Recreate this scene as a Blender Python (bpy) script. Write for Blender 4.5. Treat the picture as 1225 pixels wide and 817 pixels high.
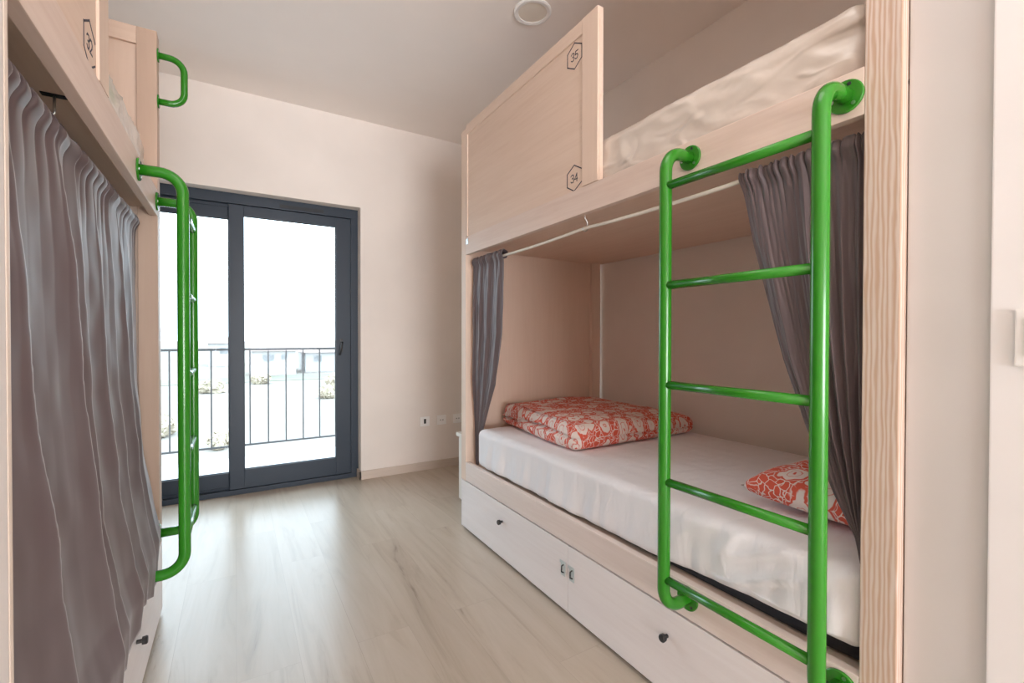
import bpy, bmesh, math, random
from mathutils import Vector, Matrix, noise
random.seed(7)
PI = math.pi
for o in list(bpy.data.objects):
    bpy.data.objects.remove(o)
S = bpy.context.scene
C = S.collection

# ------------------------------------------------------------------ camera
H = 1.15
F_PX, YAW, PITCH, ROLL = 546.12, math.radians(31.233), math.radians(-0.604), math.radians(0.0926)
fwd = Vector((math.sin(YAW)*math.cos(PITCH), math.cos(YAW)*math.cos(PITCH), math.sin(PITCH)))
rt = Vector((math.cos(YAW), -math.sin(YAW), 0)); up = rt.cross(fwd)
r2 = rt*math.cos(ROLL)+up*math.sin(ROLL); u2 = up*math.cos(ROLL)-rt*math.sin(ROLL)
cam = bpy.data.objects.new('camera', bpy.data.cameras.new('camera'))
C.objects.link(cam)
M4 = Matrix((r2, u2, -fwd)).transposed().to_4x4()
M4.translation = Vector((0, 0, H))
cam.matrix_world = M4
cam.data.sensor_width = 36
cam.data.lens = 36*F_PX/1225
cam.data.clip_start = 0.02
cam.data.clip_end = 600
S.camera = cam

# ------------------------------------------------------------------ light and exposure
S.view_settings.view_transform = 'Standard'
S.view_settings.look = 'None'
S.view_settings.gamma = 1
S.view_settings.use_curve_mapping = False
S.view_settings.exposure = 0.67
SKY = (0.72, 0.88, 1.0); SKY_STRENGTH = 4.3
REAR_W, ENTRY_W = 185.0, 4.0
W = bpy.data.worlds.new('sky'); S.world = W; W.use_nodes = True
bg = W.node_tree.nodes['Background']
bg.inputs[0].default_value = (*SKY, 1); bg.inputs[1].default_value = SKY_STRENGTH
S.cycles.max_bounces = 14; S.cycles.diffuse_bounces = 10; S.cycles.transparent_max_bounces = 12

def area(name, loc, rot, sx, sy, power, col, portal=False, spread=PI):
    l = bpy.data.lights.new(name, 'AREA'); l.shape = 'RECTANGLE'; l.size = sx; l.size_y = sy
    l.energy = power; l.color = col; l.spread = spread
    if portal: l.cycles.is_portal = True
    o = bpy.data.objects.new(name, l); C.objects.link(o)
    o.location = loc; o.rotation_euler = rot
    return o
# daylight through the balcony door (portal), plus two added fill lights out of view
area('balcony_door_daylight', (0.03, 4.02, 1.1), (-PI/2, 0, 0), 1.7, 2.2, 1, (1, 1, 1), portal=True)
area('rear_fill', (0.45, -5.3, 1.45), (PI/2+0.30, 0, 0), 3.3, 2.6, REAR_W, (0.945, 0.965, 1.0), spread=math.radians(110))
area('overhead_fill', (0.45, 0.55, 2.84), (0, 0, 0), 0.8, 0.8, ENTRY_W, (1.0, 0.95, 0.92))

# ------------------------------------------------------------------ materials
def mat(name, col, rough=0.6, spec=0.5, metal=0.0):
    m = bpy.data.materials.new(name); m.use_nodes = True
    b = m.node_tree.nodes['Principled BSDF']
    b.inputs['Base Color'].default_value = (*col, 1)
    b.inputs['Roughness'].default_value = rough
    b.inputs['Specular IOR Level'].default_value = spec
    b.inputs['Metallic'].default_value = metal
    return m
def nt(m): return m.node_tree.nodes, m.node_tree.links, m.node_tree.nodes['Principled BSDF']
def ramp(N, stops):
    r = N.new('ShaderNodeValToRGB')
    e = r.color_ramp.elements
    while len(e) < len(stops): e.new(0.5)
    for i, (p, c) in enumerate(stops):
        e[i].position = p; e[i].color = (*c, 1) if len(c) == 3 else c
    return r
def bump(N, L, b, sock, strength, dist=0.002):
    n = N.new('ShaderNodeBump'); n.inputs['Strength'].default_value = strength; n.inputs['Distance'].default_value = dist
    L.new(sock, n.inputs['Height']); L.new(n.outputs[0], b.inputs['Normal'])
def plaster(name, col, amt=0.03):
    m = mat(name, col, 0.85, 0.25); N, L, b = nt(m)
    tc = N.new('ShaderNodeTexCoord')
    n = N.new('ShaderNodeTexNoise'); n.inputs['Scale'].default_value = 2.2; n.inputs['Detail'].default_value = 5
    L.new(tc.outputs['Object'], n.inputs['Vector'])
    r = ramp(N, [(0.35, tuple(c*(1-amt) for c in col)), (0.65, tuple(min(1, c*(1+amt)) for c in col))])
    L.new(n.outputs['Fac'], r.inputs[0]); L.new(r.outputs[0], b.inputs['Base Color'])
    n2 = N.new('ShaderNodeTexNoise'); n2.inputs['Scale'].default_value = 90; L.new(tc.outputs['Object'], n2.inputs['Vector'])
    bump(N, L, b, n2.outputs['Fac'], 0.08, 0.001)
    return m
def wood(name, light, dark, axis='Y', scale=1.0, contrast=0.5, rough=0.5, rings=0.0, ring_scale=9, ring_dist=2.5):
    """grain runs along axis"""
    m = mat(name, light, rough, 0.35); N, L, b = nt(m)
    tc = N.new('ShaderNodeTexCoord'); mp = N.new('ShaderNodeMapping')
    k = {'X': (0.05, 1, 1), 'Y': (1, 0.05, 1), 'Z': (1, 1, 0.05)}[axis]
    mp.inputs['Scale'].default_value = tuple(v*scale for v in k)
    L.new(tc.outputs['Object'], mp.inputs['Vector'])
    n1 = N.new('ShaderNodeTexNoise'); n1.inputs['Scale'].default_value = 70; n1.inputs['Detail'].default_value = 6; n1.inputs['Roughness'].default_value = 0.6; n1.inputs['Distortion'].default_value = 0.6
    L.new(mp.outputs[0], n1.inputs['Vector'])
    n2 = N.new('ShaderNodeTexNoise'); n2.inputs['Scale'].default_value = 14; n2.inputs['Detail'].default_value = 3
    L.new(mp.outputs[0], n2.inputs['Vector'])
    mx = N.new('ShaderNodeMath'); mx.operation = 'MULTIPLY_ADD'; mx.inputs[1].default_value = 0.6
    L.new(n1.outputs['Fac'], mx.inputs[0])
    m2 = N.new('ShaderNodeMath'); m2.operation = 'MULTIPLY'; m2.inputs[1].default_value = 0.4
    L.new(n2.outputs['Fac'], m2.inputs[0]); L.new(m2.outputs[0], mx.inputs[2])
    out = mx.outputs[0]
    if rings > 0:
        mp2 = N.new('ShaderNodeMapping')
        k2 = {'X': (0.12, 1, 1), 'Y': (1, 0.12, 1), 'Z': (1, 1, 0.12)}[axis]
        mp2.inputs['Scale'].default_value = k2
        if axis == 'Z': mp2.inputs['Rotation'].default_value = (0, 0, 0.7)
        L.new(tc.outputs['Object'], mp2.inputs['Vector'])
        w = N.new('ShaderNodeTexWave'); w.wave_type = 'BANDS'; w.bands_direction = 'Y' if axis == 'Z' else 'Z'
        w.inputs['Scale'].default_value = ring_scale; w.inputs['Distortion'].default_value = ring_dist
        w.inputs['Detail'].default_value = 2.5; w.inputs['Detail Scale'].default_value = 1.3
        L.new(mp2.outputs[0], w.inputs['Vector'])
        mm = N.new('ShaderNodeMix'); mm.inputs[0].default_value = rings
        L.new(mx.outputs[0], mm.inputs[2]); L.new(w.outputs['Fac'], mm.inputs[3]); out = mm.outputs[0]
    mid = tuple(l*(1-contrast)+d*contrast for l, d in zip(light, dark))
    r = ramp(N, [(0.34, mid), (0.47, tuple((a+c)/2 for a, c in zip(mid, light))), (0.62, light)]) if rings == 0 else ramp(N, [(0.22, mid), (0.5, tuple((a+c)/2 for a, c in zip(mid, light))), (0.75, light)])
    L.new(out, r.inputs[0]); L.new(r.outputs[0], b.inputs['Base Color'])
    bump(N, L, b, out, 0.12, 0.001)
    return m

ASH, ASH_D = (0.77, 0.605, 0.495), (0.60, 0.42, 0.31)
M = {}
M['wall'] = plaster('cream_plaster', (0.80, 0.735, 0.685))
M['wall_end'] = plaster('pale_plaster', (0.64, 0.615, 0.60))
M['lit_wall'] = plaster('lit_plaster', (0.86, 0.84, 0.84))  # light from behind is put into this whiter tone
M['ceiling'] = plaster('ceiling_plaster', (0.90, 0.84, 0.80), 0.015)
M['ashY'] = wood('ash_wood_lengthwise', ASH, ASH_D, 'Y', 1, 0.35)
M['ashZ'] = wood('ash_wood_upright', ASH, ASH_D, 'Z', 1, 0.2)
M['ashX'] = wood('ash_wood_crosswise', ASH, ASH_D, 'X', 1, 0.3)
M['washed'] = wood('white_washed_wood', (0.84, 0.79, 0.78), (0.72, 0.65, 0.63), 'Y', 1, 0.35, 0.45)
M['rail'] = wood('ash_bed_board', (0.78, 0.64, 0.56), (0.60, 0.44, 0.36), 'Y', 1, 0.45)
M['lowboard'] = wood('limed_bed_board', (0.80, 0.70, 0.65), (0.62, 0.50, 0.44), 'Y', 1, 0.4)
M['ash_tan'] = wood('tan_ash_post', (0.58, 0.43, 0.335), (0.50, 0.34, 0.25), 'Z', 1, 0.25)
M['pine'] = wood('pine_post_wood', (0.68, 0.57, 0.50), (0.48, 0.27, 0.15), 'Z', 1, 0.62, 0.5, rings=0.6, ring_scale=44, ring_dist=5)
M['skirt'] = wood('greige_skirting', (0.62, 0.53, 0.46), (0.48, 0.40, 0.33), 'X', 1, 0.4)
M['white_lacquer'] = mat('white_lacquer', (0.80, 0.76, 0.70), 0.4)
M['plastic'] = mat('white_plastic', (0.90, 0.89, 0.88), 0.35)
M['black'] = mat('black_plastic', (0.02, 0.02, 0.022), 0.4)
M['knob'] = mat('dark_bronze_metal', (0.035, 0.033, 0.034), 0.5, 0.4, 0.2)
M['steel'] = mat('bright_steel', (0.62, 0.64, 0.64), 0.3, 0.5, 1.0)
M['zinc'] = mat('zinc_plate', (0.58, 0.64, 0.64), 0.4, 0.5, 0.5)
M['rod'] = mat('white_rod', (0.80, 0.74, 0.66), 0.4)
M['frame'] = mat('anthracite_aluminium', (0.024, 0.036, 0.054), 0.42, 0.35)
M['gasket'] = mat('black_rubber', (0.02, 0.022, 0.026), 0.6)
M['railing'] = mat('grey_railing_metal', (0.085, 0.080, 0.080), 0.55)
M['mattress_dark'] = mat('charcoal_mattress_fabric', (0.025, 0.025, 0.032), 0.8)
M['ink'] = mat('dark_blue_ink', (0.020, 0.022, 0.05), 0.6)
M['hole'] = mat('dark_recess', (0.01, 0.012, 0.01), 0.7)

m = mat('green_gloss_paint', (0.026, 0.215, 0.012), 0.25, 0.4); M['green'] = m
N, L, b = nt(m); b.inputs['Coat Weight'].default_value = 0.25; b.inputs['Coat Roughness'].default_value = 0.1

# satin curtain fabric
m = mat('mauve_grey_satin', (0.130, 0.097, 0.101), 0.50, 0.4); M['curtain'] = m
N, L, b = nt(m)
b.inputs['Sheen Weight'].default_value = 0.3; b.inputs['Sheen Roughness'].default_value = 0.4
tc = N.new('ShaderNodeTexCoord'); n = N.new('ShaderNodeTexNoise'); n.inputs['Scale'].default_value = 700
L.new(tc.outputs['Object'], n.inputs['Vector']); bump(N, L, b, n.outputs['Fac'], 0.12, 0.0005)

# white sheet
m = mat('white_cotton_sheet', (0.86, 0.855, 0.88), 0.8, 0.2); M['sheet'] = m
N, L, b = nt(m); tc = N.new('ShaderNodeTexCoord'); mp = N.new('ShaderNodeMapping'); mp.inputs['Scale'].default_value = (1, 3.2, 0.8)
n = N.new('ShaderNodeTexNoise'); n.inputs['Scale'].default_value = 5; n.inputs['Detail'].default_value = 5; n.inputs['Distortion'].default_value = 1.2
L.new(tc.outputs['Object'], mp.inputs[0]); L.new(mp.outputs[0], n.inputs['Vector']); bump(N, L, b, n.outputs['Fac'], 0.35, 0.02)

# crinkled clear wrap over cream mattress
m = mat('crinkled_plastic_wrap', (0.68, 0.60, 0.53), 0.32, 0.5); M['wrap'] = m
N, L, b = nt(m); b.inputs['Coat Weight'].default_value = 0.6; b.inputs['Coat Roughness'].default_value = 0.18
tc = N.new('ShaderNodeTexCoord'); mp = N.new('ShaderNodeMapping'); mp.inputs['Rotation'].default_value = (0.6, 0.2, 0); mp.inputs['Scale'].default_value = (1, 1, 2)
n = N.new('ShaderNodeTexNoise'); n.noise_type = 'RIDGED_MULTIFRACTAL'; n.inputs['Scale'].default_value = 6; n.inputs['Detail'].default_value = 5; n.inputs['Distortion'].default_value = 1.5
L.new(tc.outputs['Object'], mp.inputs[0]); L.new(mp.outputs[0], n.inputs['Vector']); bump(N, L, b, n.outputs['Fac'], 0.8, 0.014)

# coral floral print
m = mat('coral_floral_cotton', (0.75, 0.12, 0.07), 0.8, 0.2); M['floral'] = m
N, L, b = nt(m); tc = N.new('ShaderNodeTexCoord')
dn = N.new('ShaderNodeTexNoise'); dn.inputs['Scale'].default_value = 22; dn.inputs['Detail'].default_value = 2
L.new(tc.outputs['Object'], dn.inputs['Vector'])
ma = N.new('ShaderNodeVectorMath'); ma.operation = 'MULTIPLY_ADD'; ma.inputs[1].default_value = (0.035, 0.035, 0.035)
L.new(dn.outputs['Color'], ma.inputs[0]); L.new(tc.outputs['Object'], ma.inputs[2])
CO, CR = (0.68, 0.115, 0.070), (0.80, 0.69, 0.64)
v1 = N.new('ShaderNodeTexVoronoi'); v1.inputs['Scale'].default_value = 14.5
fl = N.new('ShaderNodeMapping'); fl.inputs['Scale'].default_value = (1, 1, 0.4); L.new(ma.outputs[0], fl.inputs[0]); L.new(fl.outputs[0], v1.inputs['Vector'])
ra = ramp(N, [(0.0, CO), (0.09, CO), (0.11, CR), (0.22, CR), (0.24, CO), (0.27, CR), (0.45, CR), (0.47, CO), (0.54, CO), (0.55, CR), (0.58, CO), (1, CO)])
ra.color_ramp.interpolation = 'LINEAR'
L.new(v1.outputs['Distance'], ra.inputs[0])
v2 = N.new('ShaderNodeTexVoronoi'); v2.feature = 'DISTANCE_TO_EDGE'; v2.inputs['Scale'].default_value = 40; L.new(ma.outputs[0], v2.inputs['Vector'])
rb = ramp(N, [(0.0, (1, 1, 1)), (0.03, (1, 1, 1)), (0.06, (0, 0, 0)), (1, (0, 0, 0))]); L.new(v2.outputs['Distance'], rb.inputs[0])
rc = ramp(N, [(0.50, (0, 0, 0)), (0.56, (1, 1, 1))]); L.new(v1.outputs['Distance'], rc.inputs[0])
ml = N.new('ShaderNodeMath'); ml.operation = 'MULTIPLY'; L.new(rb.outputs[0], ml.inputs[0]); L.new(rc.outputs[0], ml.inputs[1])
mx = N.new('ShaderNodeMix'); mx.data_type = 'RGBA'; L.new(ml.outputs[0], mx.inputs[0]); L.new(ra.outputs[0], mx.inputs[6]); mx.inputs[7].default_value = (*CR, 1)
L.new(mx.outputs[2], b.inputs['Base Color'])
n = N.new('ShaderNodeTexNoise'); n.inputs['Scale'].default_value = 9; n.inputs['Detail'].default_value = 4; L.new(tc.outputs['Object'], n.inputs['Vector']); bump(N, L, b, n.outputs['Fac'], 0.3, 0.02)

# laminate floor: planks along Y
m = mat('pale_oak_laminate', (0.62, 0.54, 0.46), 0.29, 0.38); M['floor'] = m
N, L, b = nt(m); tc = N.new('ShaderNodeTexCoord')
mp = N.new('ShaderNodeMapping'); mp.inputs['Rotation'].default_value = (0, 0, PI/2); L.new(tc.outputs['Object'], mp.inputs[0])
br = N.new('ShaderNodeTexBrick'); br.offset = 0.37; br.inputs['Scale'].default_value = 1.0
br.inputs['Brick Width'].default_value = 1.28; br.inputs['Row Height'].default_value = 0.195
br.inputs['Mortar Size'].default_value = 0.0012; br.inputs['Mortar Smooth'].default_value = 0.3; br.inputs['Bias'].default_value = 0
br.inputs['Color1'].default_value = (0.30, 0.30, 0.30, 1); br.inputs['Color2'].default_value = (0.72, 0.72, 0.72, 1); br.inputs['Mortar'].default_value = (0.5, 0.5, 0.5, 1)
L.new(mp.outputs[0], br.inputs['Vector'])
mp2 = N.new('ShaderNodeMapping'); mp2.inputs['Scale'].default_value = (1, 0.10, 1); L.new(tc.outputs['Object'], mp2.inputs[0])
addv = N.new('ShaderNodeVectorMath'); addv.operation = 'ADD'; L.new(mp2.outputs[0], addv.inputs[0])
sc = N.new('ShaderNodeVectorMath'); sc.operation = 'SCALE'; sc.inputs[3].default_value = 7; L.new(br.outputs['Color'], sc.inputs[0]); L.new(sc.outputs[0], addv.inputs[1])
n1 = N.new('ShaderNodeTexNoise'); n1.inputs['Scale'].default_value = 11; n1.inputs['Detail'].default_value = 8; n1.inputs['Distortion'].default_value = 1.6; n1.inputs['Roughness'].default_value = 0.62
L.new(addv.outputs[0], n1.inputs['Vector'])
r = ramp(N, [(0.27, (0.27, 0.215, 0.165)), (0.33, (0.41, 0.34, 0.27)), (0.46, (0.47, 0.40, 0.32)), (0.68, (0.51, 0.44, 0.365))]); L.new(n1.outputs['Fac'], r.inputs[0])
tint = N.new('ShaderNodeMix'); tint.data_type = 'RGBA'; tint.blend_type = 'SOFT_LIGHT'; tint.inputs[0].default_value = 0.18
L.new(r.outputs[0], tint.inputs[6]); L.new(br.outputs['Color'], tint.inputs[7])
dk = N.new('ShaderNodeMix'); dk.data_type = 'RGBA'; dk.inputs[7].default_value = (0.30, 0.24, 0.19, 1)
mf = N.new('ShaderNodeMath'); mf.operation = 'MULTIPLY'; mf.inputs[1].default_value = 0.3; L.new(br.outputs['Fac'], mf.inputs[0])
L.new(mf.outputs[0], dk.inputs[0]); L.new(tint.outputs[2], dk.inputs[6]); L.new(dk.outputs[2], b.inputs['Base Color'])
bump(N, L, b, n1.outputs['Fac'], 0.10, 0.003)

# thin window glass
m = bpy.data.materials.new('clear_glass'); m.use_nodes = True; M['glass'] = m
N = m.node_tree.nodes; L = m.node_tree.links; N.clear()
out = N.new('ShaderNodeOutputMaterial'); mxs = N.new('ShaderNodeMixShader'); tr = N.new('ShaderNodeBsdfTransparent'); gl = N.new('ShaderNodeBsdfGlossy')
gl.inputs['Roughness'].default_value = 0.02; tr.inputs[0].default_value = (0.97, 0.985, 0.99, 1); fr = N.new('ShaderNodeFresnel'); fr.inputs[0].default_value = 1.10
L.new(fr.outputs[0], mxs.inputs[0]); L.new(tr.outputs[0], mxs.inputs[1]); L.new(gl.outputs[0], mxs.inputs[2]); L.new(mxs.outputs[0], out.inputs[0])

def noisy(name, c1, c2, scale, rough=0.9):
    m = mat(name, c1, rough, 0.2); N, L, b = nt(m); tc = N.new('ShaderNodeTexCoord')
    n = N.new('ShaderNodeTexNoise'); n.inputs['Scale'].default_value = scale; n.inputs['Detail'].default_value = 6; L.new(tc.outputs['Object'], n.inputs['Vector'])
    r = ramp(N, [(0.4, c1), (0.6, c2)]); L.new(n.outputs['Fac'], r.inputs[0]); L.new(r.outputs[0], b.inputs['Base Color']); return m
M['sand'] = noisy('pale_sandy_ground', (0.245, 0.222, 0.198), (0.205, 0.180, 0.150), 0.12)
M['grass'] = noisy('dry_green_verge', (0.165, 0.175, 0.130), (0.19, 0.18, 0.145), 0.5)
M['bush'] = noisy('olive_foliage', (0.36, 0.31, 0.23), (0.44, 0.37, 0.29), 3)
M['bwall'] = mat('white_render', (0.40, 0.38, 0.37), 0.9)
M['broof'] = mat('terracotta_tiles', (0.30, 0.22, 0.195), 0.9)
M['bwin'] = mat('grey_shutters', (0.20, 0.20, 0.20), 0.6)
M['tile'] = noisy('white_balcony_tiles', (0.55, 0.565, 0.58), (0.52, 0.54, 0.56), 3, 0.35)

# ------------------------------------------------------------------ mesh helpers
class MB:
    def __init__(s, off=(0, 0, 0)): s.bm = bmesh.new(); s.off = Vector(off)
    def box(s, x0, x1, y0, y1, z0, z1, bev=0.0):
        vs = [s.bm.verts.new(Vector((x, y, z))-s.off) for x in (x0, x1) for y in (y0, y1) for z in (z0, z1)]
        fs = [s.bm.faces.new([vs[i] for i in f]) for f in ((0, 1, 3, 2), (4, 6, 7, 5), (0, 4, 5, 1), (2, 3, 7, 6), (0, 2, 6, 4), (1, 5, 7, 3))]
        if bev > 0:
            es = list({e for f in fs for e in f.edges})
            bmesh.ops.bevel(s.bm, geom=es, offset=bev, segments=2, profile=0.7, affect='EDGES')
        return s
    def tube(s, pts, r, n=16, cap=True):
        pts = [Vector(p)-s.off for p in pts]; rings = []
        t0 = (pts[1]-pts[0]).normalized()
        a = Vector((0, 0, 1)) if abs(t0.z) < 0.9 else Vector((1, 0, 0))
        nrm = t0.cross(a).normalized()
        for i, p in enumerate(pts):
            t = (pts[min(i+1, len(pts)-1)]-pts[max(i-1, 0)]).normalized()
            nrm = (nrm-t*nrm.dot(t)).normalized(); bi = t.cross(nrm)
            rr = r[i] if isinstance(r, (list, tuple)) else r
            rings.append([s.bm.verts.new(p+(nrm*math.cos(2*PI*k/n)+bi*math.sin(2*PI*k/n))*rr) for k in range(n)])
        for A, B in zip(rings, rings[1:]):
            for k in range(n): s.bm.faces.new((A[k], A[(k+1) % n], B[(k+1) % n], B[k])).smooth = True
        if cap: s.bm.faces.new(rings[0][::-1]); s.bm.faces.new(rings[-1])
        return s
    def lathe(s, c, axis, prof, n=24):
        """prof: list of (distance along axis, radius)"""
        c = Vector(c)-s.off; axis = Vector(axis).normalized()
        a = axis.cross(Vector((0, 0, 1)) if abs(axis.z) < 0.9 else Vector((1, 0, 0))).normalized(); bb = axis.cross(a)
        rings = [[s.bm.verts.new(c+axis*d+(a*math.cos(2*PI*k/n)+bb*math.sin(2*PI*k/n))*max(r, 1e-5)) for k in range(n)] for d, r in prof]
        for A, B in zip(rings, rings[1:]):
            for k in range(n): s.bm.faces.new((A[k], A[(k+1) % n], B[(k+1) % n], B[k]))
        s.bm.faces.new(rings[0][::-1]); s.bm.faces.new(rings[-1])
        return s
    def build(s, name, m, parent=None, smooth=False):
        bmesh.ops.recalc_face_normals(s.bm, faces=s.bm.faces)
        me = bpy.data.meshes.new(name); s.bm.to_mesh(me); s.bm.free()
        if smooth:
            for p in me.polygons: p.use_smooth = True
        me.materials.append(m)
        o = bpy.data.objects.new(name, me); C.objects.link(o)
        if parent: o.parent = parent
        elif s.off.length > 0: o.location = s.off
        return o
def thing(name, label, cat, loc=(0, 0, 0), rz=0, group=None):
    o = bpy.data.objects.new(name, None); C.objects.link(o); o.location = loc; o.rotation_euler = (0, 0, rz)
    o.empty_display_size = 0.1
    o['label'] = label; o['category'] = cat
    if group: o['group'] = group
    return o
def tag(o, label, cat, group=None):
    o['label'] = label; o['category'] = cat
    if group: o['group'] = group
    return o
def struct(o): o['kind'] = 'structure'; return o

# ------------------------------------------------------------------ room shell
XL, XR, YW, YB, ZC = -1.35, 2.25, 3.755, -5.4, 2.873
struct(MB().box(XL-.15, XR+.15, YB-.15, 4.0, -0.12, 0.0).build('floor', M['floor']))
struct(MB().box(XL-.15, XR+.15, YB-.15, 4.0, ZC, ZC+.15).build('ceiling', M['ceiling']))
struct(MB().box(XL-.12, XL, YB, YW, 0, ZC).build('wall_left', M['wall']))
struct(MB().box(XR, XR+.12, YB, YW, 0, ZC).build('wall_right', M['wall']))
OX0, OX1, OZ = -0.80, 0.86, 2.178
w = MB(); w.box(XL-.12, OX0, YW, 4.0, 0, ZC).box(OX1, XR+.12, YW, 4.0, 0, ZC).box(OX0, OX1, YW, 4.0, OZ, ZC)
struct(w.build('wall_window', M['wall']))
struct(MB().box(XL-.12, XR+.12, YB-.12, YB, 0, ZC).build('wall_rear', M['wall']))
struct(MB().box(1.192, XR, -0.40, 0.386, 0, ZC, 0.004).build('wall_entry_right', M['wall_end']))
struct(MB().box(1.182, 1.1915, -0.40, 0.261, 0, ZC, 0.003).build('wall_entry_lit', M['lit_wall']))  # raised strip of entry wall; lighter tone stands for stronger light there
struct(MB().box(XL, -0.30, 0.10, 0.25, 0, ZC, 0.004).build('wall_entry_left', M['wall_end']))
k = MB(); k.box(OX1-0.012, XR, YW-0.012, YW-0.0005, 0, 0.068, 0.001).box(OX1-0.012, OX1-0.0005, YW-0.012, 3.85, 0, 0.068, 0.001)
struct(k.build('baseboard_window', M['skirt']))
struct(MB().box(XR-0.012, XR-0.0005, 2.52, YW-0.013, 0, 0.068, 0.001).build('baseboard_right', M['skirt']))
# door leaf standing open at the very left edge
d = struct(MB().box(-0.190, -0.1482, -0.32, 0.4945, 0.008, 2.05, 0.002).build('door_2', M['wall_end']))
MB().box(-0.1905, -0.1475, 0.4945, 0.502, 0.008, 2.05, 0.003).build('edge_banding', M['skirt'], d)

# ------------------------------------------------------------------ balcony sliding door
dr = struct(thing('door_1', '', ''))
del dr['label']; del dr['category']
FY = 3.85
f = MB()
f.box(OX0, OX1, FY, 3.965, 0, 0.036, .002).box(OX0, OX1, FY, 3.965, 2.105, OZ, .002)
f.box(OX0, OX0+.05, FY, 3.965, 0.036, 2.105, .002).box(OX1-.055, OX1, FY, 3.965, 0.036, 2.105, .002)
f.box(OX0+.05, OX1-.055, FY+.052, FY+.058, 0.036, 0.05).box(OX0+.05, OX1-.055, FY+.052, FY+.058, 2.085, 2.105)
f.build('door_frame', M['frame'], dr)
def sash(x0, x1, y, sl, sr, zb, zt, name):
    s = MB(); z0, z1 = 0.040, 2.100
    s.box(x0, x0+sl, y, y+.045, z0, z1, .003).box(x1-sr, x1, y, y+.045, z0, z1, .003)
    s.box(x0+sl, x1-sr, y, y+.045, z0, zb, .003).box(x0+sl, x1-sr, y, y+.045, zt, z1, .003)
    o = s.build(name, M['frame'], dr)
    g = MB().box(x0+sl-.004, x1-sr+.004, y+.018, y+.024, zb-.004, zt+.004).build('glass_pane', M['glass'], o)
    q = MB(); t = .004
    q.box(x0+sl, x0+sl+t, y+.012, y+.030, zb, zt).box(x1-sr-t, x1-sr, y+.012, y+.030, zb, zt)
    q.box(x0+sl, x1-sr, y+.012, y+.030, zb, zb+t).box(x0+sl, x1-sr, y+.012, y+.030, zt-t, zt)
    q.build('gasket', M['gasket'], o)
    return o
s1 = sash(-0.037, 0.803, FY+.004, .092, .112, .176, 2.026, 'sliding_sash')
s2 = sash(OX0+.05, 0.045, FY+.062, .09, .085, .150, 2.005, 'fixed_sash')
h = MB(); h.box(.722, .742, FY-.006, FY+.004, 1.02, 1.13, .003)
h.tube([(.732, FY-.006, 1.10), (.732, FY-.028, 1.10), (.729, FY-.034, 1.09), (.712, FY-.036, 1.00)], .008, 12)
h.build('handle', M['black'], s1)
v = MB(); v.box(.29, .60, FY-.004, FY, 2.118, 2.142, .001)
vo = v.build('vent_slot', M['gasket'], dr)

# ------------------------------------------------------------------ balcony and outside
struct(MB().box(-3, 3.2, 4.0, 5.12, -0.16, -0.02).build('balcony_floor', M['tile']))
rl = thing('balcony_railing', 'grey metal balcony railing with thin upright bars outside the glass door', 'railing', (0, 5.0, 0))
off = (0, 5.0, 0)
MB(off).box(-2.96, 3.16, 4.985, 5.015, 1.015, 1.037, .003).build('top_rail', M['railing'], rl)
MB(off).box(-2.96, 3.16, 4.992, 5.008, 0.112, 0.130, .002).build('bottom_rail', M['railing'], rl)
for i in range(-19, 20):
    x = 0.119+0.154*i
    MB(off).box(x-.006, x+.006, 4.994, 5.006, 0.130, 1.015).build('baluster', M['railing'], rl)
for x in (-2.93, 3.13): MB(off).box(x-.02, x+.02, 4.985, 5.015, -0.02, 1.015, .002).build('post', M['railing'], rl)
G = -3.4
struct(MB().box(-250, 250, 5.6, 500, G-0.5, G).build('ground', M['sand']))
gr = MB()
gr.box(-30, 30, 52, 58, G, G+.05)
gv = gr.build('grass_verge', M['grass']); gv['kind'] = 'stuff'; gv['label'] = 'strip of dry green grass beyond the balcony railing'; gv['category'] = 'grass'
def house(name, label, x0, x1, y, z1, roofm, wins):
    o = thing(name, label, 'building', ((x0+x1)/2, y, G), 0, None); of = ((x0+x1)/2, y, G)
    MB(of).box(x0, x1, y, y+8, G, z1).build('wall', M['bwall'], o)
    b = MB(of); bm = b.bm; e = .4
    P = [Vector(p)-b.off for p in ((x0-e, y-e, z1), (x1+e, y-e, z1), (x1+e, y+8+e, z1), (x0-e, y+8+e, z1), (x0+.5, y+4, z1+.9), (x1-.5, y+4, z1+.9))]
    vs = [bm.verts.new(p) for p in P]
    for fc in ((0, 1, 5, 4), (2, 3, 4, 5), (1, 2, 5), (3, 0, 4), (3, 2, 1, 0)): bm.faces.new([vs[i] for i in fc])
    b.build('roof', roofm, o)
    for a, c, zz0, zz1 in wins: MB(of).box(a, c, y-.06, y+.02, zz0, zz1).build('window', M['bwin'], o)
    return o
house('white_house', 'white low house with terracotta roof and grey windows beyond the railing', 1.6, 6.2, 60, -.55, M['broof'], [(2.7, 3.9, -1.75, -.95), (4.6, 5.3, -1.6, -1.0)])
house('white_house', 'smaller white house on the right beyond the railing with one grey window', 7.6, 11.6, 63, -.9, M['broof'], [(8.6, 9.5, -2.1, -1.3)])
house('white_house', 'farthest pale house, its roof just showing above the railing', -3.5, 1.2, 82, .1, M['broof'], [(-2, -1, -1.5, -.6)])
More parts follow.
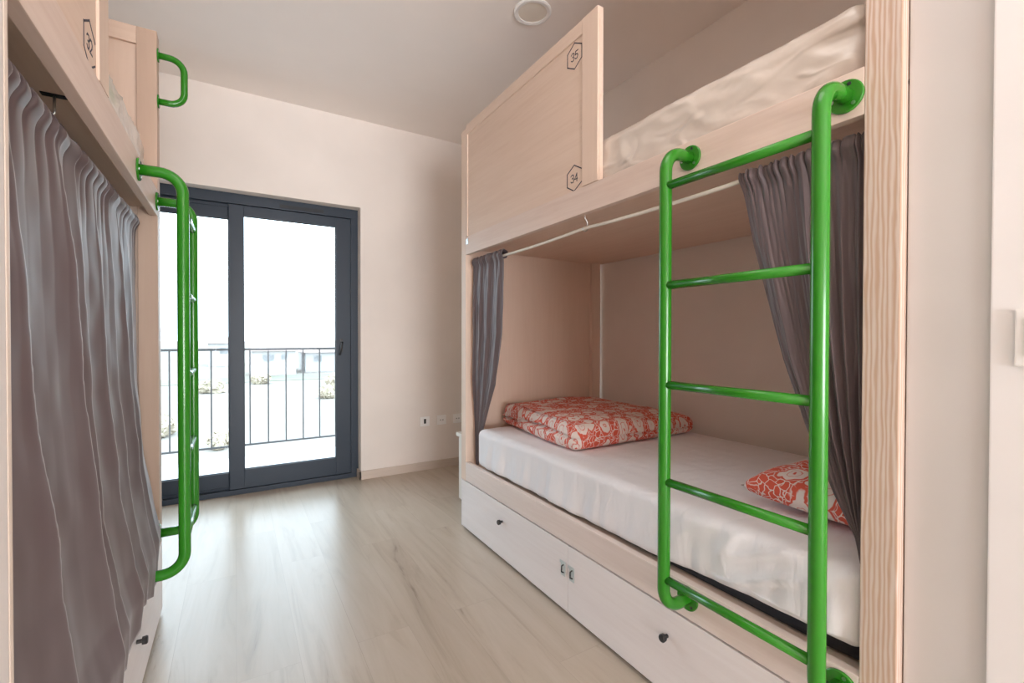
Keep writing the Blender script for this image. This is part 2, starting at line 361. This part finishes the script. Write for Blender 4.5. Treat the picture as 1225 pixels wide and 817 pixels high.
def bush(x, y, r, label, hh=0.7):
    b = MB((x, y, G)); rnd = random.Random(int(x*37+y))
    for i in range(9):
        cx, cy, cz = x+rnd.uniform(-r, r)*.6, y+rnd.uniform(-r, r)*.6, G+r*hh*rnd.uniform(.35, .8)
        ret = bmesh.ops.create_icosphere(b.bm, subdivisions=3, radius=r*rnd.uniform(.3, .5), matrix=Matrix.Translation(Vector((cx, cy, cz))-b.off))
        for vv in ret['verts']: vv.co += Vector(noise.noise_vector(vv.co*9/r))*r*.30
    tag(b.build('shrub', M['bush'], smooth=False), label, 'shrub', 'shrubs on the sandy ground outside')
for x, y, r, l in ((-3.2, 26, .9, 'olive shrub outside, seen left of the door mullion'), (-.6, 22, .6, 'small olive shrub outside nearest the door mullion'), (-5.6, 34, 1.0, 'olive shrub outside, seen left of the green ladder'),
                   (5.9, 36, 1.0, 'olive shrub outside near the right edge of the glass'), (8.2, 44, 1.2, 'far olive shrub outside by the door handle side'), (-1.8, 44, 1.0, 'far olive shrub outside just left of the mullion'), (2.2, 50, 1.0, 'farthest olive shrub in front of the white house')):
    bush(x, y, r, l)

# ------------------------------------------------------------------ bunk beds
A = 1.163; Y0, Y1 = 0.388, 2.505; ZT = 2.37; XBK = 2.20
BO = Vector((1.70, 1.44, 0))
def arc_path(yc, xo, z0, z1, r=0.062, n=9):
    """ladder upright: out of the board at z1, down, back in at z0"""
    p = [(A-.001, yc, z1)]
    for i in range(n+1):
        t = PI/2*i/n; p.append((xo+r-r*math.sin(t), yc, z1-r+r*math.cos(t)))
    for i in range(n+1):
        t = PI/2*i/n; p.append((xo+r-r*math.cos(t), yc, z0+r-r*math.sin(t)))
    p.append((A-.001, yc, z0)); return p
SEG = {'2': [[(0, .8), (.25, 1), (.75, 1), (1, .75), (.9, .5), (0, 0), (1, 0)]],
       '3': [[(0, .85), (.3, 1), (.8, 1), (1, .78), (.8, .55), (.4, .52)], [(.8, .53), (1, .28), (.8, 0), (.3, 0), (0, .15)]],
       '4': [[(.75, 0), (.75, 1), (0, .3), (1, .3)]],
       '5': [[(1, 1), (.15, 1), (.08, .55), (.6, .62), (1, .35), (.75, .02), (.3, 0), (0, .15)]],
       '6': [[(.9, .95), (.4, .9), (.05, .4), (.2, .05), (.7, 0), (1, .25), (.75, .52), (.3, .5), (.08, .3)]],
       '8': [[(.5, .52), (.1, .75), (.5, 1), (.9, .75), (.5, .52), (0, .25), (.5, 0), (1, .25), (.5, .52)]]}
def stroke(b, p, q, x, w):
    (y0, z0), (y1, z1) = p, q; d = math.hypot(y1-y0, z1-z0) or 1; ny, nz = -(z1-z0)/d*w/2, (y1-y0)/d*w/2
    ey, ez = (y1-y0)/d*w/2, (z1-z0)/d*w/2
    vs = []
    for xx in (x-.0008, x+.0006):
        for (yy, zz) in ((y0-ey+ny, z0-ez+nz), (y1+ey+ny, z1+ez+nz), (y1+ey-ny, z1+ez-nz), (y0-ey-ny, z0-ez-nz)):
            vs.append(b.bm.verts.new(Vector((xx, yy, zz))-b.off))
    for fc in ((0, 1, 2, 3), (7, 6, 5, 4), (0, 4, 5, 1), (1, 5, 6, 2), (2, 6, 7, 3), (3, 7, 4, 0)): b.bm.faces.new([vs[i] for i in fc])
def number_mark(parent, yc, zc, digits, skip=None):
    b = MB(BO); R = .052; x = A+.0062
    P = [(yc+R*math.sin(PI/3*i), zc+R*math.cos(PI/3*i)) for i in range(7)]
    for i in range(6):
        if i != skip: stroke(b, P[i], P[i+1], x, .0042)
    hgt, wd = .030, .018
    for j, ch in enumerate(digits):
        y_left = yc+.021-j*.024; zb = zc-.015
        for poly in SEG[ch]:
            pts = [(y_left-u*wd, zb+v*hgt) for u, v in poly]
            for p, q in zip(pts, pts[1:]): stroke(b, p, q, x, .0034)
    return b.build('number_mark', M['ink'], parent)

def bunk(label, loc, rz, lad_x, digits, rx=.040, entry_post='pine', gs=0.0, mark_y=1.447):
    B = thing('bunk_bed', label, 'bunk bed', loc, rz)
    def P(): return MB(BO)
    # four corner posts
    for (x0, x1, y0, y1, mm) in ((A, A+.065, Y0, Y0+.065, entry_post), (A, A+.065, Y1-.060, Y1, 'ashZ'), (XBK-.075, XBK, Y0, Y0+.075, 'ashZ'), (XBK-.075, XBK, Y1-.075, Y1, 'ashZ')):
        zb = .296 if x0 == A else 0
        po = P().box(x0, x1, y0, y1, zb, ZT, .003).build('post', M[mm], B)
        if y0 == Y0 and x0 == A:
            P().lathe((A+.040, Y0-.001, 1.68), (0, 1, 0), [(-.004, .005), (-.003, .008), (.001, .008)], 12).build('bolt_head', M['knob'], po)
            P().lathe((A+.040, Y0-.001, 0.36), (0, 1, 0), [(-.004, .005), (-.003, .008), (.001, .008)], 12).build('bolt_head', M['knob'], po)
    # end panels with frames
    for (y0, y1, s) in ((Y0+.030, Y0+.048, 1), (Y1-.050, Y1-.032, -1)):
        yf = y1+.014 if s > 0 else y0-.014
        pn = P().box(A+.06, XBK-.07, y0, y1, .30, ZT-.004, .001).build('end_panel', M['ashZ'], B)
        ya, yb = (y0-.004, yf) if s > 0 else (yf, y1+.004)
        P().box(A+.065, XBK-.075, ya, yb, ZT-.066, ZT, .002).build('panel_rail', M['ashX'], pn)
    # lower bed: fascia, slat base
    P().box(A, A+.027, Y0+.065, Y1-.060, .300, .407, .003).build('lower_side_board', M['lowboard'], B)
    P().box(A+.03, XBK-.01, Y0+.055, Y1-.057, .35, .395, .002).build('lower_bed_base', M['ashY'], B)
    P().box(XBK-.027, XBK, Y0+.065, Y1-.075, .300, .407, .003).build('back_board', M['rail'], B)
    # upper bed
    ub = P().box(A, A+.027, Y0+.065, Y1-.060, 1.632, 1.735, .0025).build('upper_side_board', M['rail'], B)
    P().box(A+.0275, XBK+.03, Y0+.055, Y1-.055, 1.664, 1.690, .001).build('upper_bed_base', M['ashY'], B)
    P().box(XBK-.027, XBK, Y0+.065, Y1-.075, 1.691, 1.76, .003).build('back_board', M['rail'], B)
    P().box(A-.004, A+.004, Y1-.098, Y1-.072, 1.69, 1.722, .001).build('corner_bracket', M['steel'], B)
    # guard panel
    g = P().box(A+.006, A+.022, 1.30+gs, Y1-.060, 1.735, 2.36, .001).build('guard_panel', M['ashY'], B)
    P().box(A, A+.028, 1.303+gs, 1.394+gs, 1.738, 2.390, .0025).build('guard_stile', M['ashZ'], g)
    P().box(A, A+.028, 1.3945+gs, Y1-.061, 2.334, 2.388, .0025).build('guard_rail', M['ashY'], g)
    P().box(A, A+.028, Y1-.080, Y1-.061, 1.738, 2.333, .002).build('guard_stile', M['ashZ'], g)
    number_mark(g, mark_y, 2.276, digits[0]); number_mark(g, mark_y, 1.788, digits[1], skip=4)
    # drawer box and drawers
    P().box(A+.022, XBK, Y0, Y1, .02, .296, .001).build('drawer_box', M['washed'], B)
    for y0, y1, ky, ly in ((1.4735, Y1-.002, 2.01, 1.503), (Y0, 1.4705, .97, 1.446)):
        d = P().box(A, A+.020, y0, y1, .018, .293, .0015).build('drawer', M['washed'], B)
        P().lathe((A+.001, ky, .206), (-1, 0, 0), [(0, .006), (.014, .006), (.015, .0115), (.026, .0125), (.029, .010)], 16).build('knob', M['knob'], d)
        l = P().box(A-.0025, A+.001, ly-.015, ly+.015, .158, .216, .0008)
        l.box(A-.004, A-.0025, ly-.013, ly+.020, .207, .219, .0005)
        l.build('lock_plate', M['zinc'], d)
        l = P().tube([(A-.002, ly-.004, .205), (A-.012, ly-.004, .202), (A-.013, ly-.004, .178), (A-.002, ly-.004, .172)], .0028, 8)
        l.build('lock_staple', M['knob'], d)
    # curtain rod with hook
    pts = []
    for i in range(41):
        y = Y0+.065+(Y1-.06-Y0-.075)*i/40
        yy = 1.42; a, bb = (Y0+.065, yy) if y < yy else (yy, Y1-.06)
        t = (y-a)/(bb-a); za, zb = (1.596, 1.586) if y < yy else (1.586, 1.586)
        pts.append((A+rx, y, za+(zb-za)*t-.012*4*t*(1-t)))
    P().tube(pts, .0065, 12).build('curtain_rod', M['rod'], B)
    hk = P(); hk.tube([(A+rx, 1.42, 1.664), (A+rx, 1.42, 1.625), (A+rx+.012, 1.42, 1.612), (A+rx+.012, 1.42, 1.580), (A+rx+.002, 1.42, 1.573), (A+rx-.010, 1.42, 1.577), (A+rx-.012, 1.42, 1.588)], .0025, 8)
    h = hk.build('rod_hook', M['steel'], B)
    P().box(A+.030, A+.085, 1.412, 1.428, 1.6615, 1.665, .0005).build('hook_plate', M['knob'], h)
    # ladder
    xo = lad_x; r = .0175; z0, z1 = .364, 1.683; ys = (.488, .893)
    lad = P(); yc = ys[0]
    lad.tube(arc_path(ys[0], xo, z0, z1), r, 20)
    L_ = lad.build('ladder', M['green'], B)
    P().tube(arc_path(ys[1], xo, z0, z1), r, 20).build('ladder_upright', M['green'], L_)
    for z in (1.580, 1.297, 1.013, .735, .454):
        P().tube([(xo, ys[0]+.01, z), (xo, ys[1]-.01, z)], .0120, 16).build('rung', M['green'], L_)
    for yc in ys:
        for z in (z0, z1):
            fl = P(); fl.lathe((A-.0005, yc, z), (-1, 0, 0), [(0, .036), (.004, .036), (.006, .034), (.0065, .022)], 32)
            fl.build('flange', M['green'], L_)
            for k in range(3):
                sc = P()
                a = PI/2+2*PI*k/3+.35
                sc.lathe((A-.006, yc+.026*math.cos(a), z+.026*math.sin(a)), (-1, 0, 0), [(0, .0045), (.002, .0042)], 10)
                sc.build('screw', M['steel' if (z > 1) == (k > 0) else 'hole'], L_)
    # grab handle on the entry post
    hy = Y0+.045
    pts = [(A, hy, 2.285)]
    xo2, rr = A-.088, .05
    for i in range(8):
        t = PI/2*i/7; pts.append((xo2+rr-rr*math.sin(t), hy, 2.285-rr+rr*math.cos(t)))
    for i in range(8):
        t = PI/2*i/7; pts.append((xo2+rr-rr*math.cos(t), hy, 2.100+rr-rr*math.sin(t)))
    pts.append((A, hy, 2.100))
    gh = P().tube(pts, .0125, 16).build('grab_handle', M['green'], B)
    for z in (2.285, 2.100):
        P().lathe((A-.0005, hy, z), (-1, 0, 0), [(0, .026), (.004, .026), (.005, .024)], 24).build('handle_flange', M['green'], gh)
    return B
bunk_r = bunk('pale wooden bunk bed on the right with made lower bunk and green ladder', BO, 0, 1.055, ('35', '34'))
bunk_l = bunk('pale wooden bunk bed on the left with its long grey curtain drawn shut', (0.899-BO.x, 2.765-BO.y, 0), PI, 1.046, ('33', '32'), rx=.064, entry_post='ash_tan', gs=-.026, mark_y=1.425)
def loc_left(x, y, z=0): return (0.899-x, 2.765-y, z)

# ------------------------------------------------------------------ soft goods
def slab(name, m, x0, x1, y0, y1, z0, z1, r, nx, ny, nz, disp, off, parent=None, rz=0):
    """rounded closed box built from a subdivided box; disp(p, n) -> offset vector"""
    bm = bmesh.new(); idx = {}
    def vert(i, j, k):
        key = (i, j, k)
        if key in idx: return idx[key]
        p = Vector((x0+(x1-x0)*i/nx, y0+(y1-y0)*j/ny, z0+(z1-z0)*k/nz))
        rr = (min(r, (x1-x0)/2), min(r, (y1-y0)/2), min(r, (z1-z0)/2))
        c = Vector((min(max(p.x, x0+rr[0]), x1-rr[0]), min(max(p.y, y0+rr[1]), y1-rr[1]), min(max(p.z, z0+rr[2]), z1-rr[2])))
        d = p-c; n = Vector((d.x/rr[0], d.y/rr[1], d.z/rr[2]))
        mxv = max(abs(n.x), abs(n.y), abs(n.z))
        if mxv > 0 and n.length > 0:
            q = n.normalized()*mxv; p = c+Vector((q.x*rr[0], q.y*rr[1], q.z*rr[2])); nn = n.normalized()
        else: nn = Vector((0, 0, 1))
        p = p+disp(p, nn)
        idx[key] = bm.verts.new(p-Vector(off)); return idx[key]
    def quad(a, b, c, d): bm.faces.new((a, b, c, d)).smooth = True
    for i in range(nx):
        for j in range(ny):
            for k in (0, nz): quad(vert(i, j, k), vert(i+1, j, k), vert(i+1, j+1, k), vert(i, j+1, k))
    for i in range(nx):
        for k in range(nz):
            for j in (0, ny): quad(vert(i, j, k), vert(i+1, j, k), vert(i+1, j, k+1), vert(i, j, k+1))
    for j in range(ny):
        for k in range(nz):
            for i in (0, nx): quad(vert(i, j, k), vert(i, j+1, k), vert(i, j+1, k+1), vert(i, j, k+1))
    bmesh.ops.recalc_face_normals(bm, faces=bm.faces)
    me = bpy.data.meshes.new(name); bm.to_mesh(me); bm.free(); me.materials.append(m)
    o = bpy.data.objects.new(name, me); C.objects.link(o)
    if parent: o.parent = parent
    else: o.location = off
    return o
def sst(a, b, x):
    t = min(1, max(0, (x-a)/(b-a))); return t*t*(3-2*t)

# lower mattress (dark cover) with its white sheet
MO = (1.69, 1.40, 0.396)
mt = thing('mattress', 'lower bunk mattress in a white fitted sheet on the right bunk bed', 'mattress', MO)
MX0, MX1, MY0, MY1 = 1.192, 2.19, .458, 2.33
slab('mattress_core', M['mattress_dark'], MX0+.024, MX1-.02, MY0+.004, MY1-.02, .397, .55, .022, 10, 24, 6, lambda p, n: Vector((0, 0, 0)), MO, mt)
def sheet_disp(p, n):
    d = Vector((0, 0, 0))
    near = sst(1.25, .55, p.y)
    side = max(0, -n.x)
    h = sst(.60, .44, p.z)
    # hem lifts towards the near end
    if p.z < .47: d.z += near*.030*(sst(.47, .43, p.z))+.003*noise.noise(Vector((p.y*9, 1, 0)))
    # vertical puckers on the front face
    rid = (1-abs(noise.noise(Vector((p.y*9+p.z*2, .3, p.z*1.5)))))**4
    pk = noise.noise(Vector((p.y*22+p.z*3, .3, p.z*3)))*.004+rid*.009*noise.noise(Vector((p.y*2, 7, 0)))+noise.noise(Vector((p.y*6, 2.3, p.z*4)))*.006
    d.x += -side*(pk*(.4+h))*1.9
    # diagonal pull folds near the ladder
    fl = (1-abs(noise.noise(Vector(((p.y*1.0+p.z*1.5)*6.5, (p.y-p.z)*1.1, 5)))))**5
    d.x -= side*near*.020*(fl-.4)*sst(.41, .46, p.z)
    if n.z > .3:
        d.z += .003*noise.noise(Vector((p.x*5, p.y*2.2, 3)))+.0022*noise.noise(Vector((p.x*22, p.y*2.5, 7)))
    return d
slab('fitted_sheet', M['sheet'], MX0-.006, MX1+.004, MY0-.002, MY1+.008, .409, .622, .035, 50, 260, 24, sheet_disp, MO, mt)

def wrap_disp(p, n):
    a = noise.noise(Vector((p.y*5+p.z*6, p.z*9, p.x*4)))*.006
    b = (1-abs(noise.noise(Vector((p.y*5-p.z*9, p.z*8+3, p.x*5+9)))))**9*.009
    c = (1-abs(noise.noise(Vector((p.y*9+p.z*12, p.z*5, p.x*3+2)))))**10*.006
    d = n*(a+b+c)
    return Vector((max(-.010, min(.010, d.x)), d.y*.3, .25*d.z if n.z > 0 else 0))
def wrapped(label, x0, x1, y0, y1):
    o = slab('mattress', M['wrap'], x0, x1, y0, y1, 1.691, 1.914, .04, 40, 130, 18, wrap_disp, ((x0+x1)/2, (y0+y1)/2, 1.691))
    return tag(o, label, 'mattress')
wrapped('plastic wrapped upper bunk mattress on the right bunk bed', 1.200, 2.17, .462, 2.42)
ox = 0.899; oy = 2.765
wrapped('plastic wrapped upper bunk mattress on the left bunk bed', ox-2.17, ox-1.200, oy-2.42, oy-.462)

# folded duvet in floral cover
def duvet_disp(p, n):
    d = Vector((0, 0, 0))
    u = (p.x-1.30)/.86; v = (p.y-1.60)/.80
    g = math.exp(-((p.z-.680-.012*math.sin(v*5))/.006)**2)
    if n.x < -.2: d.x += .030*g*(0.3+.7*sst(.05, .5, v))
    if n.x < -.2 and p.z > .685: d.x += .012+.012*math.sin(v*3)
    g2 = math.exp(-((p.z-.672)/.005)**2)
    if n.y < -.2: d.y += .016*g2*sst(.0, .5, u)
    top = sst(.64, .73, p.z)
    d.z += top*(.010*math.sin(u*3.0+.4)+.012*noise.noise(Vector((p.x*3, p.y*3, 1)))+.005*noise.noise(Vector((p.x*9, p.y*9, 2)))-.020*sst(.55, 1, u)*(1-v)-.012*sst(.25, 0, v))
    edge = noise.noise(Vector((p.x*4, p.y*4, 8)))*.010
    d.x += n.x*edge; d.y += n.y*edge
    d.x += .07*sst(.2, 1.0, v)*(1-u)
    return d
dv = slab('folded_duvet', M['floral'], 1.300, 2.150, 1.605, 2.400, .626, .744, .045, 60, 60, 22, duvet_disp, (1.72, 2.0, .622))
tag(dv, 'folded duvet in a coral and white floral cover on the lower right bunk', 'duvet')

# pillow, pointed corners
def pillow(name, m, c, sx, sy, sz, rz, off):
    bm = bmesh.new(); n = 36; R = Matrix.Rotation(rz, 3, 'Z'); top = {}; bot = {}
    for i in range(n+1):
        for j in range(n+1):
            u, v = 2*i/n-1, 2*j/n-1
            # edges pull in between the corners
            X = u*(1-.07*(1-abs(v)**2.5)*abs(u)**2); Y = v*(1-.07*(1-abs(u)**2.5)*abs(v)**2)
            h = ((1-abs(u)**3)*(1-abs(v)**3))**.42
            wv = .10*noise.noise(Vector((u*2.2, v*2.2, 4)))*h
            p = R@Vector((X*sx/2, Y*sy/2, 0))
            top[i, j] = bm.verts.new(Vector(c)+p+Vector((0, 0, sz*(.60*h+wv)+.004))-Vector(off))
            if i in (0, n) or j in (0, n): bot[i, j] = top[i, j]
            else: bot[i, j] = bm.verts.new(Vector(c)+p-Vector((0, 0, sz*.40*h))-Vector(off))
    for i in range(n):
        for j in range(n):
            bm.faces.new((top[i, j], top[i+1, j], top[i+1, j+1], top[i, j+1])).smooth = True
            bm.faces.new((bot[i, j], bot[i, j+1], bot[i+1, j+1], bot[i+1, j])).smooth = True
    bmesh.ops.recalc_face_normals(bm, faces=bm.faces)
    me = bpy.data.meshes.new(name); bm.to_mesh(me); bm.free(); me.materials.append(m)
    o = bpy.data.objects.new(name, me); C.objects.link(o); o.location = off; return o
pl = pillow('pillow', M['floral'], (1.672, .655, .678), .64, .36, .13, math.radians(-4), (1.675, .655, .624))
tag(pl, 'coral and white floral pillow half hidden behind the right curtain', 'pillow')

# ------------------------------------------------------------------ curtains
def interp(tab, z):
    """tab: list of (z, value) descending in z"""
    if z >= tab[0][0]: return tab[0][1]
    for (za, a), (zb, b) in zip(tab, tab[1:]):
        if z >= zb:
            t = (za-z)/(za-zb); return a+(b-a)*t
    return tab[-1][1]
def curtain(label, ztop, zbot, ya, yb, xt, ridges, amp, seed, gath, front, ns=300, nz=120, hem=0.0, zrod=1.584, drift=0.0, fall=1.0):
    """ya, yb, xt, amp: tables over z for the two side edges, the hanging plane and the fold depth;
    ridges: (position 0..1, depth, gentle width, sharp width); front: side the viewer of the bed stands on"""
    o0 = Vector((interp(xt, ztop), (interp(ya, ztop)+interp(yb, ztop))/2, zbot))
    bm = bmesh.new(); G_ = []
    def pleat(s):
        q = s*gath+.35*math.sin(s*23+seed)+.25*math.sin(s*51+2*seed)
        return abs(math.sin(q*PI))**.8
    def row_at(t, back=False, zf=None):
        row = []
        for i in range(ns+1):
            s = i/ns
            zb = zbot+hem*(noise.noise(Vector((s*6, seed, 0))))
            z = ztop+(zb-ztop)*t if zf is None else zf
            y0, y1 = interp(ya, z), interp(yb, z)
            dz = ztop-z
            top = math.exp(-dz/.10)
            sw = s+.006*math.sin(s*gath*2*PI+seed)*math.exp(-dz/.06)
            y = y0+(y1-y0)*sw
            fv = 0
            for k, (c, A, w1, w2) in enumerate(ridges):
                cc = c+drift*(1-z/ztop)+.012*noise.noise(Vector((z*2.2, k*3.1, seed)))
                d = s-cc
                dd = math.sqrt(d*d+.00003)
                w1z = w1*(.45+.55*min(1, dz/.7)); 
                fv += A*math.exp(-dd/(w1z if d < 0 else w2))
            a = interp(amp, z)*(1-math.exp(-dz/.10))
            x = interp(xt, z)+front*a*fv*fall
            # pleats below the rod, and folds that start in them and die away
            pz = .3+.7*min(1, dz/.02)
            x += front*(pleat(s)-.5)*(.010*math.exp(-max(0, dz-.02)/.045)*pz+.0035*math.exp(-dz/.25))
            x += front*.004*noise.noise(Vector((s*16, z*3.0, seed)))*(1-top)+.0025*noise.noise(Vector((s*34, z*11, seed+3)))
            off = .013*math.exp(-((z-zrod)/.022)**2)
            if back: x = interp(xt, z)-front*(off+.004)-front*.003*pleat(s)
            else: x += front*off
            zz = z+(.008*(pleat(s)-.5) if dz < .012 else 0)
            row.append(bm.verts.new(Vector((x, y, zz))-o0))
        return row
    for zf in (zrod-.022, zrod-.012, zrod, zrod+.010): G_.append(row_at(0, True, zf))
    nh = 16
    for j in range(nh): G_.append(row_at(.075*j/nh))
    for j in range(nz+1): G_.append(row_at(.075+.925*j/nz))
    for a, b in zip(G_, G_[1:]):
        for i in range(ns): bm.faces.new((a[i], a[i+1], b[i+1], b[i])).smooth = True
    me = bpy.data.meshes.new('curtain'); bm.to_mesh(me); bm.free(); me.materials.append(M['curtain'])
    o = bpy.data.objects.new('curtain', me); C.objects.link(o); o.location = o0
    sm = o.modifiers.new('thickness', 'SOLIDIFY'); sm.thickness = .0016; sm.offset = 0
    return tag(o, label, 'curtain')
# long drawn curtain on the left bed: hangs inside the board, spills over the lower side board
def sy(y): return (y-.33)/(2.2-.33)
curtain('long mauve-grey gathered curtain drawn across the left lower bunk', 1.600, .345,
        [(1.6, .33), (.3, .33)], [(1.6, 2.235), (1.2, 2.215), (.8, 2.19), (.5, 2.17), (.4, 2.10), (.3, 2.0)],
        [(1.6, -.328), (1.0, -.318), (.70, -.296), (.50, -.262), (.43, -.240), (.3, -.238)],
        [(sy(.45), .8, .06, .012), (sy(.72), 1, .07, .014), (sy(1.02), 1.0, .07, .016), (sy(1.31), 1.0, .06, .010), (sy(1.44), .55, .03, .010), (sy(1.60), .7, .035, .009), (sy(1.75), .6, .03, .008), (sy(1.90), .7, .03, .008), (sy(2.03), .5, .02, .010)],
        [(1.6, .018), (1.3, .034), (.8, .044), (.5, .030), (.3, .022)], 3, 34, +1, ns=560, nz=130, hem=.05, drift=.045)
# short curtain bunched at the far end of the right lower bunk
curtain('narrow mauve-grey curtain bunched at the far window end of right bunk', 1.604, .400,
        [(1.6, 2.06), (1.162, 2.085), (.891, 2.157), (.743, 2.243), (.588, 2.335), (.4, 2.375)], [(1.6, 2.425), (.9, 2.43), (.60, 2.42), (.4, 2.405)],
        [(1.6, 1.203), (.9, 1.205), (.62, 1.215), (.4, 1.212)],
        [(.12, .7, .05, .10), (.40, 1, .05, .12), (.66, .9, .05, .10), (.88, .8, .04, .08)],
        [(1.6, .014), (1.3, .022), (.9, .018), (.6, .008), (.4, .003)], 11, 11, -1, ns=200)
# swept curtain at the near end of the right lower bunk
curtain('mauve-grey curtain swept aside behind the green ladder of right bunk', 1.604, .640,
        [(1.6, .460), (.64, .460)], [(1.6, .762), (1.407, .723), (1.093, .643), (.91, .582), (.783, .525), (.695, .480), (.64, .468)],
        [(1.6, 1.203), (.9, 1.215), (.64, 1.205)],
        [(.05, .7, .03, .04), (.17, 1.0, .04, .05), (.30, 1.1, .04, .06), (.46, 1.0, .03, .04), (.86, .45, .20, .10)],
        [(1.6, .016), (1.3, .030), (.9, .030), (.7, .012), (.6, .003)], 5, 11, -1, ns=240)

# ------------------------------------------------------------------ small fixtures
# ceiling downlight
dl = thing('ceiling_light', 'round white recessed ceiling light above the right bunk bed', 'ceiling light', (1.355, 2.03, ZC))
do = (1.355, 2.03, ZC)
MB(do).lathe(do, (0, 0, -1), [(0, .100), (.006, .100), (.010, .092), (.008, .076), (.003, .076)], 48).build('trim_ring', M['plastic'], dl)
MB(do).lathe(do, (0, 0, -1), [(.0032, .0755), (.0045, .0755), (.0062, .03)], 48).build('diffuser', M['rod'], dl)
# sockets on window wall
def plate(name, label, x, kind):
    o0 = (x, YW, .418); t = thing(name, label, 'socket', o0, 0, 'wall sockets under the right of the balcony door')
    MB(o0).box(x-.042, x+.042, YW-.009, YW-.0005, .377, .459, .003).build('cover_plate', M['plastic'], t)
    if kind == 'data': MB(o0).box(x-.010, x+.010, YW-.0105, YW-.008, .400, .440, .0005).build('port', M['black'], t)
    else:
        s = MB(o0); s.lathe((x, YW-.0092, .418), (0, -1, 0), [(-.001, .024), (.0018, .024), (.0012, .021)], 24)
        q = s.build('outlet_ring', M['plastic'], t)
        hh = MB(o0)
        for dx in (-.011, .011): hh.lathe((x+dx, YW-.0105, .418), (0, -1, 0), [(0, .0045), (.001, .0045)], 12)
        hh.build('pin_holes', M['black'], t)
plate('wall_socket', 'white data outlet with black port, leftmost of three on window wall', 1.396, 'data')
plate('wall_socket', 'white two pin power socket in the middle of three on window wall', 1.550, 'power')
plate('wall_socket', 'white power socket nearest the bunk bed, half hidden by its post', 1.703, 'power')
# light switch at the right edge
o0 = (1.182, .187, 1.15); t = thing('light_switch', 'white light switch on pale wall at the far right edge', 'light switch', o0)
MB(o0).box(1.1725, 1.1815, .145, .2285, 1.100, 1.200, .003).build('cover_plate', M['plastic'], t)
MB(o0).box(1.1695, 1.173, .158, .216, 1.115, 1.185, .002).build('rocker', M['plastic'], t)
# small white cabinet between bed end and window wall
o0 = (1.55, 2.725, 0); t = thing('nightstand', 'small white cabinet just showing behind the far bed post', 'nightstand', o0)
MB(o0).box(1.337, 1.76, 2.54, 2.92, .02, .455, .002).build('body', M['white_lacquer'], t)
MB(o0).box(1.322, 1.775, 2.525, 2.935, .456, .482, .003).build('top', M['white_lacquer'], t)
for x, y in ((1.35, 2.55), (1.35, 2.89), (1.73, 2.55), (1.73, 2.89)): MB(o0).box(x, x+.02, y, y+.02, 0, .02).build('foot', M['black'], t)
# added housing for the overhead fill light, out of view
o0 = (.45, .55, ZC); t = thing('fill_light_housing', 'square white housing added for the fill light over the aisle, out of view', 'ceiling light', o0)
MB(o0)  .box(.02, .88, .12, .98, ZC-.026, ZC-.0005, .003).build('housing', M['plastic'], t)
